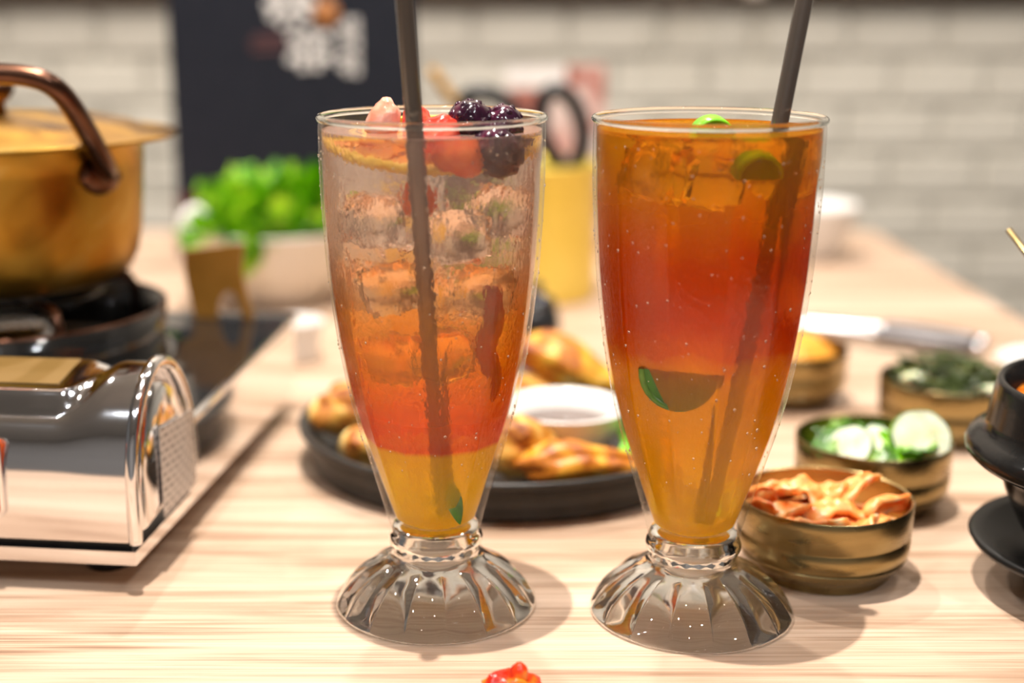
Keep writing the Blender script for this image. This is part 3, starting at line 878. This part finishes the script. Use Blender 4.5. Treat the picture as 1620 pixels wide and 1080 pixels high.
def wing(label, loc, dims, rot, material, seed, group='fried chicken pieces on the iron plate'):
    """knobbly fried piece, thicker at one end"""
    m_ = MB().ico(4, (1, 1, 1), (0, 0, 0), .28, 1.3, seed)
    for v in m_.bm.verts:
        t = v.co.x
        k = 1 - .25 * t + .12 * math.sin(3 * t + seed)
        q = noise.noise(v.co * 5 + Vector((seed, seed, 0))) * .06
        v.co = Vector((v.co.x * dims[0], v.co.y * dims[1] * (k + q), (v.co.z * (k + q) + .18 * (1 - t * t)) * dims[2]))
    o = m_.build('chicken_piece', material, None, loc=loc, rot=rot)
    return tag(o, label, 'chicken', group)
wing('browned chicken piece at the edge of the iron plate, nearest the stove', (-.074, .722, .0265), (.021, .014, .012), (.1, 0, .35), 'chicken', 1)
wing('small chicken piece with a pale end lying behind the fruit drink', (-.053, .676, .0205), (.019, .013, .0110), (0, .05, .2), 'chicken', 5)
wing('pale knobbly chicken piece in front of the white sauce bowl', (.0170, .6625, .0235), (.021, .0125, .0140), (.0, .0, .15), 'chicken', 7)
wing('long golden glazed chicken piece along the front rim of the plate', (.0490, .6475, .0205), (.032, .0115, .0095), (0, 0, .08), 'chicken2', 9)
wing('long golden chicken piece leaning up behind the sauce bowl', (.0500, .785, .0330), (.040, .016, .0120), (0, .38, -.35), 'chicken2', 14)
wing('dark chicken piece tucked behind the sauce bowl', (.020, .775, .0200), (.025, .016, .0110), (0, 0, .4), 'chicken', 18)
wing('chicken piece in the middle of the plate behind the fruit drink', (-.030, .715, .0200), (.026, .016, .0120), (0, 0, -.5), 'chicken', 23)
wing('chicken piece at the back of the iron plate', (-.035, .775, .0210), (.028, .016, .0120), (0, 0, .6), 'chicken2', 27)
# sauce bowl
sb = thing('sauce_bowl', 'small white ceramic bowl of dark soy sauce on the iron plate', 'bowl', (.0415, .6960, .0075))
MB().lathe([(0, .0), (.017, .0), (.0185, .001), (.0190, .003), (.0250, .0100), (.0305, .0200), (.0330, .0285), (.0340, .0300), (.0330, .0308), (.0300, .0300), (.0270, .0220), (.020, .0100), (0, .006)], 64).build('bowl_body', 'ceramic', sb)
tag(MB().lathe([(0, .0200), (.0255, .0200), (.0258, .0206), (.0250, .0212), (0, .0212)], 48).build('soy_sauce', 'soy', None, loc=(.0415, .6960, .0075)), 'dark brown soy sauce in the white bowl', 'sauce')
leaf('green_leaf', 'bright green salad leaf tucked beside the white sauce bowl', 'leaf', (.080, .6650, .0240), .030, .009, 'lime', (.2, -.3, .5), frill=.002)
leaf('green_leaf', 'dark green salad leaf lying against the side of the sauce bowl', 'leaf', (.0790, .6900, .0240), .034, .010, 'leaf', (.5, -.1, 1.0), frill=.002)

# ------------------------------------------------------------------ brass side-dish bowls
def brass_bowl(label, loc, s=1.0):
    t = thing('brass_bowl', label, 'bowl', loc, group='brass side-dish bowls')
    MB().lathe([(0, .0012), (.026, .0012), (.0262, .0), (.0285, .0), (.0290, .0025), (.0325, .0055), (.0352, .0088), (.0362, .0105), (.0358, .0112), (.0366, .0118), (.0372, .0150), (.0373, .0195), (.0368, .0200), (.0368, .0206), (.0374, .0212), (.0376, .0300), (.0378, .0340), (.0372, .0346), (.0364, .0342), (.0360, .0200), (.033, .008), (.025, .004), (0, .004)], 72).build('bowl_body', 'brass', t, auto=50)
    return t
K_ = (.1478, .5692); C_ = (.1915, .6514); O_ = (.188, .838); G_ = (.264, .762)
brass_bowl('brass bowl heaped with orange red cabbage kimchi', (*K_, .0002))
brass_bowl('brass bowl with cucumber slices and greens behind the kimchi', (*C_, .0002))
brass_bowl('brass bowl of orange shreds behind the amber tea', (*O_, .0002))
brass_bowl('brass bowl of dark seasoned greens beside the black stew pot', (*G_, .0002))

def cabbage(label, loc, ln, wd, th, rot, seed, material='kimchi', group=None, name='kimchi_piece'):
    """thick wavy slab of pickled cabbage"""
    m_ = MB()
    nu, nv = 10, 8
    ring = []
    for i in range(nu + 1):
        u = i / nu
        up, dn = [], []
        for j in range(nv + 1):
            v = j / nv - .5
            wv = wd * (.55 + .5 * math.sin(PI * (.15 + .75 * u))) * (1 + .15 * noise.noise(Vector((u * 4, seed, v))))
            z = .35 * ln * (u - .45) * (u - .45) * -1.2 + .18 * wd * math.cos(v * 5 + seed) + th * 1.2 * noise.noise(Vector((u * 3 + seed, v * 3, 1)))
            tk = th * (1 - .6 * u) * (1 - 1.6 * v * v) * (1 if 0 < i < nu else .35)
            x = ln * (u - .5) + .12 * wd * noise.noise(Vector((v * 5, seed * 2, u * 3)))
            up.append(Vector((x, v * wv * 1.6, z + tk))); dn.append(Vector((x, v * wv * 1.6, z - tk)))
        ring.append(up + dn[::-1])
    vs = m_.grid(ring, closed_u=True)
    m_.bm.faces.new(vs[0]); m_.bm.faces.new(vs[-1][::-1])
    o = m_.build(name, material, None, loc=loc, rot=rot)
    return tag(o, label, 'kimchi', group) if label else o
tag(MB().lathe([(0, .029), (.012, .0285), (.024, .025), (.032, .020), (.035, .0150), (.030, .0100), (0, .0100)], 40, lambda r, z, t: r * (1 + .03 * math.sin(5 * t))).build('kimchi_mound', 'kimchi', None, loc=(*K_, .0)), 'soft red kimchi filling the bottom of the kimchi bowl', 'kimchi')
rg = random.Random(8)
KL = 'glossy orange red piece of cabbage kimchi heaped in the kimchi bowl'
KP = [(-.024, -.016, .0335), (-.012, -.021, .0330), (.001, -.022, .0325), (.013, -.019, .0325), (.023, -.010, .0320), (-.029, -.003, .0350), (-.016, -.008, .0380), (-.003, -.010, .0385), (.010, -.007, .0370), (.022, .002, .0330), (-.020, .007, .0400), (-.006, .004, .0420), (.006, .006, .0415), (-.022, .017, .0380), (-.010, .017, .0390), (.003, .017, .0385), (-.028, .009, .036)]
for i, (x, y, z) in enumerate(KP):
    cabbage(KL, (K_[0] + x * .86, K_[1] + y * .86, z - .0065), rg.uniform(.016, .022), rg.uniform(.007, .010), rg.uniform(.0016, .0026), (rg.uniform(-.9, -.2), rg.uniform(-.5, .5), rg.uniform(-1.2, 1.2)), i * 1.7, group='kimchi pieces in the front brass bowl')
cabbage('orange red kimchi leaf with a pale pointed tip on top of the heap', (K_[0] + .013, K_[1] + .004, .0370), .024, .009, .0024, (-.6, -.45, .6), 61.)
cabbage('pale ribbed kimchi stem at the side of the kimchi bowl', (K_[0] + .0245, K_[1] - .004, .0315), .024, .007, .0028, (-.7, -.25, .35), 77.)
# cucumber and greens
def cucumber(label, loc, r, rot, group=None):
    t = thing('cucumber_slice', label, 'cucumber', loc, rot, group)
    fn = lambda rr, z, a: rr * (1 + .02 * math.sin(3 * a) + .012 * math.sin(7 * a))
    MB().lathe([(0, -.0022), (r * .95, -.0022), (r * .95, .0022), (0, .0022)], 40, fn).build('flesh', 'cucflesh', t, auto=40)
    MB().lathe([(r * .955, -.0023), (r * .99, -.0019), (r, 0), (r * .99, .0019), (r * .955, .0023), (r * .955, -.0023)], 40, fn).build('peel', 'cucgreen', t)
    m2 = MB()
    for k in range(9):
        a = 2 * PI * k / 9
        for zz in (.0022, -.0022):
            m2.ico(1, (r * .07, r * .035, .0004), (r * .36 * math.cos(a), r * .36 * math.sin(a), zz), .1, 1, k, rot=Matrix.Rotation(a, 3, 'Z'))
    s_ = m2.build('seeds', 'cream', t); s_['kind'] = 'stuff'
    return t
cucumber('round pale cucumber slice standing up in the cucumber bowl', (C_[0] + .0185, C_[1] - .0140, .0375), .0150, (math.radians(58), 0, math.radians(6)))
cucumber('cucumber slice lying on edge among the greens', (C_[0] - .0150, C_[1] - .0150, .0340), .0110, (math.radians(48), math.radians(-20), math.radians(-20)))
cucumber('cucumber slice half buried in the middle of the greens', (C_[0] + .0010, C_[1] - .008, .0340), .0100, (math.radians(35), math.radians(15), math.radians(20)))
tag(MB().lathe([(0, .028), (.014, .0275), (.026, .025), (.034, .021), (.0352, .016), (.030, .0100), (0, .0100)], 40, lambda r, z, t: r * (1 + .03 * math.sin(6 * t))).build('chopped_greens', 'cucgreen', None, loc=(*C_, 0)), 'chopped green vegetables filling the cucumber bowl', 'vegetable')
rg = random.Random(4)
for i in range(20):
    a = rg.uniform(0, 2 * PI); q = .030 * math.sqrt(rg.uniform(0.02, 1))
    leaf('green_leaf', 'curled green leaf in the cucumber bowl', 'leaf', (C_[0] + q * math.cos(a), C_[1] + q * math.sin(a) * .95, .0300 + .004 * rg.random()), rg.uniform(.014, .022), rg.uniform(.004, .007), rg.choice(['cucgreen', 'leaf', 'cucgreen']), (rg.uniform(-.8, .8), rg.uniform(-.5, .5), rg.uniform(0, 6)), .6, 'green leaves in the cucumber bowl', .0015, i)
# orange shreds
tag(MB().lathe([(0, .044), (.012, .0425), (.022, .038), (.029, .032), (.0325, .024), (.031, .016), (.025, .0100), (0, .0100)], 48, lambda r, z, t: r * (1 + .03 * math.sin(7 * t + z * 300))).build('orange_shreds', 'orangemash', None, loc=(*O_, 0)), 'mound of orange shredded side dish in a brass bowl', 'side dish')
# dark greens: tangle nobody could count
m_ = MB().lathe([(0, .036), (.014, .035), (.026, .032), (.032, .026), (.032, .018), (.026, .0100), (0, .0100)], 40, lambda r, z, t: r * (1 + .04 * math.sin(5 * t + z * 200)))
rg = random.Random(6)
for i in range(70):
    a = rg.uniform(0, 2 * PI); q = .031 * math.sqrt(rg.random())
    p = Vector((q * math.cos(a), q * math.sin(a), .034 + .009 * (1 - q / .031) + .004 * rg.random()))
    d = Vector((rg.uniform(-1, 1), rg.uniform(-1, 1), rg.uniform(-.3, .4))) * .009
    if (p + d).xy.length > .032 or (p - d).xy.length > .032:
        d *= .2
    m_.tube(smoothpath([p - d, p + Vector((0, 0, .002)), p + d], 3), .0016, 6, flat=.5)
o = m_.build('seasoned_greens', 'darkleaf', None, loc=(*G_, 0)); o['kind'] = 'stuff'
tag(o, 'tangle of dark seasoned greens heaped in a brass bowl', 'greens')
for i, (x, y, z, rz) in enumerate([(-.022, -.012, .038, .3), (.016, -.024, .0335, .1)]):
    blob('bean_sprout_stem', ['pale green stem at the rim of the dark greens', 'pale cut stem lying low on the dark greens'][i], 'stem', (G_[0] + x, G_[1] + y, z), (.010, .0035, .003), 'cucflesh', 30 + i, .15, rot=(0, 0, rz))

# ------------------------------------------------------------------ black stew pot on its saucer
SX, SY = .2720, .5450
tag(MB().lathe([(0, .0), (.040, .0), (.042, .002), (.046, .010), (.0585, .0165), (.0640, .0190), (.0655, .0215), (.0640, .0232), (.058, .0220), (.046, .0160), (.040, .0150), (0, .0150)], 72).build('black_saucer', 'saucer', None, loc=(SX, SY, .0002)), 'matt black round saucer under the stew pot', 'saucer')
sp = thing('stew_pot', 'black glazed earthenware stew pot with a wide collar', 'pot', (SX, SY, .0160))
MB().lathe([(0, 0), (.036, 0), (.040, .002), (.046, .012), (.0525, .026), (.0545, .0325), (.0555, .0365), (.0670, .0405), (.0695, .0430), (.0700, .0460), (.0685, .0490), (.0650, .0510), (.0625, .0535), (.0618, .0570), (.0605, .065), (.0592, .0715), (.0584, .0738), (.0572, .0743), (.0556, .0730), (.0535, .062), (.047, .04), (.03, .008), (0, .006)], 80).build('pot_body', 'stone', sp)
tag(MB().lathe([(0, .068), (.02, .0685), (.040, .0675), (.0510, .0660), (.0475, .050), (0, .046)], 48, lambda r, z, t: r).build('red_stew', 'stew', None, loc=(SX, SY, .0160)), 'bubbling orange red stew inside the black pot', 'stew')
rg = random.Random(2)
for i in range(16):
    a = 2 * PI * i / 16 + rg.uniform(-.1, .1); q = rg.uniform(.022, .044)
    wedge('stew_chunk', 'orange red chunk sticking out of the stew', 'stew', (SX + q * math.cos(a), SY + q * math.sin(a), .0860 + rg.uniform(-.001, .002)), (.007, .006, .005), 'kimchi', i, (rg.uniform(-.5, .5), rg.uniform(-.5, .5), a), 'chunks in the stew')
# brass spoon standing in the stew
m_ = MB().tube([(.2270, .5950, .1470), (.2500, .5800, .1150), (.2720, .5650, .0850)], [.0024, .0026, .0030], 10, flat=.55)
tag(m_.build('spoon', 'brass', None), 'brass spoon handle leaning out of the black stew pot', 'spoon')

# ------------------------------------------------------------------ red scrap at the front of the table
o = cabbage('small red kimchi scrap lying alone on the table', (.0100, .4560, .0052), .021, .007, .0030, (-.1, -.05, .3), 5., 'redbit')
blob('kimchi_crumb', 'tiny orange crumb beside the kimchi scrap', 'kimchi', (.0200, .4515, .0014), (.003, .0022, .0017), 'redbit', 4, .2)
wedge('kimchi_piece', 'bright orange red lump of kimchi on top of the scrap', 'kimchi', (.0120, .4560, .0075), (.0048, .0042, .0055), 'redbit', 17, (.1, .1, .4))

# ------------------------------------------------------------------ background: lettuce bowl, menu, utensil pot ...
LB = (-.1720, 1.130, .0002)
lbw = thing('salad_bowl', 'cream white ceramic bowl full of green lettuce', 'bowl', LB)
MB().lathe([(0, 0), (.034, 0), (.036, .004), (.050, .020), (.064, .042), (.070, .060), (.0715, .0625), (.0695, .0635), (.066, .058), (.056, .035), (.03, .010), (0, .008)], 64).build('bowl_body', 'cream', lbw)
rg = random.Random(14)
LT = thing('lettuce_bunch', 'bunch of frilly bright green lettuce heaped in the cream bowl', 'lettuce', (LB[0], LB[1], .040))
def ruffle(loc, R, rot, seed):
    """frilly cupped lettuce leaf"""
    m_ = MB()
    nr, na = 9, 40
    up, dn = [], []
    rows = []
    for i in range(nr + 1):
        q = .06 + .94 * i / nr
        row = []
        for k in range(na):
            a = 2 * PI * k / na
            rr = R * q * (1 + .16 * math.sin(3 * a + seed))
            z = R * (.45 * q * q + .20 * q ** 2 * math.sin(7 * a + seed * 2) + .12 * q ** 3 * math.sin(13 * a + seed))
            row.append((rr * math.cos(a), rr * math.sin(a) * .8, z))
        rows.append(row)
    m_.grid(rows, closed_u=True)
    bmesh.ops.solidify(m_.bm, geom=list(m_.bm.faces), thickness=.0012)
    return m_.build('leaf', 'leaf', LT, loc=loc, rot=rot)
LP = [(.000, -.068, .050, 1.25, .1), (-.042, -.044, .068, .8, -.4), (-.012, -.054, .068, .95, -.1), (.018, -.054, .068, .95, .1), (.048, -.042, .068, .8, .4), (.0, .004, .094, .3, .1), (-.026, .008, .088, .3, -.3), (.030, .010, .090, .3, .3), (-.048, -.030, .060, .6, -.5), (-.020, -.048, .058, .9, -.1), (.014, -.050, .058, .9, .2), (.045, -.034, .060, .6, .5), (-.036, .0, .070, .2, -.4), (.0, -.020, .072, .7, .0), (.036, .002, .072, .2, .4), (-.018, .022, .078, -.2, -.2), (.018, .026, .080, -.2, .2), (.002, .0, .084, .2, .05), (-.052, .012, .062, .1, -.8), (.055, .015, .064, 0, .8), (-.030, -.020, .078, .5, -.2), (.022, -.018, .080, .6, .2)]
for i, (x, y, z, a, b) in enumerate(LP):
    ruffle((x, y, z - .040), rg.uniform(.024, .031), (a, b, rg.uniform(0, 6)), i)
blob('onion_piece', 'white onion piece peeping out of the lettuce bowl near the menu', 'onion', (LB[0] - .060, LB[1] - .024, .0640), (.016, .012, .020), 'ceramic', 5, .08)

# menu board
MX0, MX1, MYY = -.2985, -.0660, 1.335
mn = thing('menu_board', 'standing dark navy menu board with white lettering', 'menu', ((MX0 + MX1) / 2, MYY, .0002))
hw = (MX1 - MX0) / 2
MB().box(-hw, hw, 0, .010, .060, .330).build('board', 'navy', mn, smooth=False)
MB().box(-hw, hw, -.0005, .0105, 0, .0599).build('lower_band', 'darkred', mn, smooth=False)
MB().box(-hw + .02, hw - .02, .0105, .075, 0, .006).build('stand_foot', 'navy', mn, smooth=False)
def mpix(px, py):
    """picture-plane measure of the lettering turned into board metres"""
    k = 1.298
    return ((px - 767) / 2192 * k - (MX0 + MX1) / 2, .2437 - (py + .65) * .000605)
def strokes(name, material, segs, wd):
    m_ = MB()
    for (x0, y0, x1, y1) in segs:
        a = Vector(mpix(x0, y0)); b = Vector(mpix(x1, y1))
        d = (b - a).normalized() * wd; n = Vector((-d.y, d.x))
        a2 = a - d * .6; b2 = b + d * .6
        c = [a2 + n, a2 - n, b2 - n, b2 + n]
        f0 = [m_.bm.verts.new((p.x, -.0012, p.y)) for p in c]; f1 = [m_.bm.verts.new((p.x, 0.0, p.y)) for p in c]
        m_.bm.faces.new(f0); m_.bm.faces.new(f1[::-1])
        for i in range(4):
            m_.bm.faces.new((f0[i], f1[i], f1[(i + 1) % 4], f0[(i + 1) % 4]))
    return m_.build(name, material, mn, smooth=False)
W_ = .0032
strokes('letter', 'white', [(422, 8, 496, 4), (430, -18, 490, -22), (458, -30, 456, 36), (440, 12, 428, 26), (470, 12, 488, 24), (444, 36, 470, 34), (432, -6, 486, -8)], W_)
strokes('letter', 'white', [(458, 58, 518, 54), (486, 44, 488, 104), (462, 76, 514, 72), (468, 90, 508, 88), (472, 62, 456, 92), (500, 60, 518, 90), (474, 102, 502, 101)], W_)
strokes('letter', 'white', [(536, 44, 562, 40), (550, 30, 548, 66), (538, 58, 563, 56), (562, 30, 563, 70)], .0026)
strokes('letter', 'white', [(534, 86, 562, 82), (548, 78, 548, 110), (536, 100, 562, 98), (562, 78, 562, 112)], .0026)
strokes('small_print', 'maroonprint', [(394, 66, 450, 62), (398, 76, 448, 74), (400, 56, 446, 54)], .0018)
px_, pz_ = mpix(515, 20)
m_ = MB().lathe([(0, 0), (.0125, 0), (.0125, .0012), (0, .0012)], 24)
m_.build('emblem', 'orangeprint', mn, loc=(px_, 0, pz_), rot=(PI / 2, 0, 0))

# gold utensil pot
UX, UY = .0440, 1.150
ut = thing('utensil_pot', 'tall bright gold metal pot holding scissors and a spoon', 'pot', (UX, UY, .0002))
MB().lathe([(0, 0), (.046, 0), (.048, .002), (.0490, .010), (.0495, .106), (.0520, .110), (.0525, .113), (.0505, .1135), (.0480, .109), (.0475, .006), (0, .004)], 64).build('pot_body', 'goldcup', ut)
def ringpath(c, a, b, tilt, n=28):
    out = []
    for i in range(n):
        t = 2 * PI * i / n
        x, z = a * math.cos(t), b * math.sin(t)
        out.append((c[0] + x * math.cos(tilt) - z * math.sin(tilt), c[1], c[2] + x * math.sin(tilt) + z * math.cos(tilt)))
    return out
sci = thing('scissors', 'black handled kitchen scissors standing in the gold pot', 'scissors', (UX + .014, UY - .01, .012))
MB().tube(ringpath((.005, 0, .130), .0165, .031, math.radians(14)), .0072, 10, closed=True).build('handle', 'blackplastic', sci)
MB().tube(ringpath((-.050, .012, .136), .0165, .029, math.radians(52)), .0072, 10, closed=True).build('handle', 'blackplastic', sci)
MB().tube([(.011, 0, .101), (.008, 0, .088), (-.004, .002, .07)], [.0055, .005, .004], 10).build('shank', 'blackplastic', sci)
MB().tube([(-.028, .010, .118), (-.018, .008, .10), (-.006, .004, .07)], [.0055, .005, .004], 10).build('shank', 'blackplastic', sci)
MB().prism([(-.009, .075), (.001, .075), (-.004, .0)], -.001, .001).build('blade', 'steel', sci, smooth=False)
MB().prism([(-.011, .075), (-.001, .075), (-.008, .0)], .0015, .0035).build('blade', 'steel', sci, smooth=False)
m_ = MB().tube(smoothpath([(-.045, 1.186, .1865), (-.025, 1.180, .160), (.014, 1.169, .112), (.034, 1.167, .060), (.044, 1.166, .014)], 4), .0075, 10, flat=.6)
M['ochre'] = noisy(mat('ochre_handle', rough=.35, metal=.4), [(.3, (.30, .15, .02)), (.7, (.42, .22, .035))], 30)
tag(m_.build('long_spoon', 'ochre', None), 'golden brown utensil handle sticking out of the gold pot', 'spoon')

# photo card standing behind the utensil pot
cdt = thing('table_card', 'small pink and brown photo card standing behind the gold pot', 'card', (.068, 1.36, .0002))
MB().prism([(-.048, 0), (.048, 0), (.048, .182), (-.048, .182)], -.002, .0).build('front_sheet', 'cardprint', cdt, smooth=False)
MB().box(-.048, .048, .0002, .040, 0, .003).build('foot', 'white', cdt, smooth=False)
MB().box(-.048, .010, -.0032, -.0021, .160, .182).build('header', 'white', cdt, smooth=False)

# clear bottles
def bottle(label, loc, R, h):
    t = thing('water_bottle', label, 'bottle', loc)
    MB().lathe([(0, .001), (R * .8, .001), (R * .96, .006), (R, .014), (R, h * .55), (R * .97, h * .60), (R, h * .64), (R * .98, h * .70), (R * .75, h * .82), (R * .42, h * .90), (R * .38, h * .94), (R * .38, h)], 48).build('bottle_body', 'clear', t)
    MB().lathe([(R * .42, h * .95), (R * .45, h * .952), (R * .45, h * 1.03), (R * .40, h * 1.035), (0, h * 1.035)], 32).build('cap', 'white', t)
    return t
bottle('wide clear plastic water bottle with white cap', (.187, 1.36, .0002), .038, .30)
bottle('slim clear plastic water bottle with white cap', (.268, 1.41, .0002), .024, .26)

# small white and black tableware
def cupbowl(name, label, cat, loc, R, h, foot, material='ceramic', group=None):
    o = MB().lathe([(0, 0), (R * foot, 0), (R * foot * 1.05, h * .05), (R * .82, h * .5), (R * .98, h * .95), (R, h), (R * .96, h * 1.01), (R * .90, h * .93), (R * .74, h * .5), (R * foot * .8, h * .14), (0, h * .12)], 48).build(name, material, None, loc=loc)
    return tag(o, label, cat, group)
cupbowl('rice_bowl', 'white bowl at the far end of the table by the brick wall', 'bowl', (.318, 1.330, .0002), .044, .052, .5)
cupbowl('small_dish', 'white dish behind the black stew pot', 'dish', (.3480, .8020, .0002), .040, .034, .55)
cupbowl('small_cup', 'tiny white cup beside the back corner of the gas stove', 'cup', (-.1300, .9350, .0002), .0190, .028, .75)
jr = thing('condiment_jar', 'small glossy black condiment jar behind the chicken plate', 'jar', (.0370, .9800, .0002))
MB().lathe([(0, 0), (.014, 0), (.0165, .003), (.0180, .014), (.0165, .024), (.0130, .028), (0, .029)], 32).build('jar_body', 'blackplastic', jr)
MB().lathe([(.0145, .028), (.0150, .030), (.0120, .035), (.005, .037), (.0045, .040), (.006, .043), (.004, .046), (0, .0465)], 32).build('lid', 'enamel', jr)

# tongs lying on the table
tg = thing('kitchen_tongs', 'steel kitchen tongs with dark grips lying across the far table', 'tongs', (.2440, 1.0060, .0), (0, 0, math.radians(-28)))
for s in (-1, 1):
    m_ = MB().tube(smoothpath([(-.030, s * .003, .009), (.010, s * .008, .009), (.055, s * .013, .009), (.112, s * .011, .007)], 5), [.0062] * 16, 8, flat=.5)
    m_.build('arm', 'steel', tg)
    MB().tube(smoothpath([(.050, s * .013, .0092), (.085, s * .0135, .0085), (.118, s * .0105, .007)], 5), [.0070] * 9 + [.0064, .0050], 10, flat=.75).build('grip', 'darksteel', tg)
    MB().ico(2, (.006, .004, .004), (.120, s * .0105, .007), .05).build('end_cap', 'steel', tg)
MB().tube([(-.033, -.004, .009), (-.037, 0, .009), (-.033, .004, .009)], .0062, 8, flat=.5).build('spring_end', 'steel', tg)
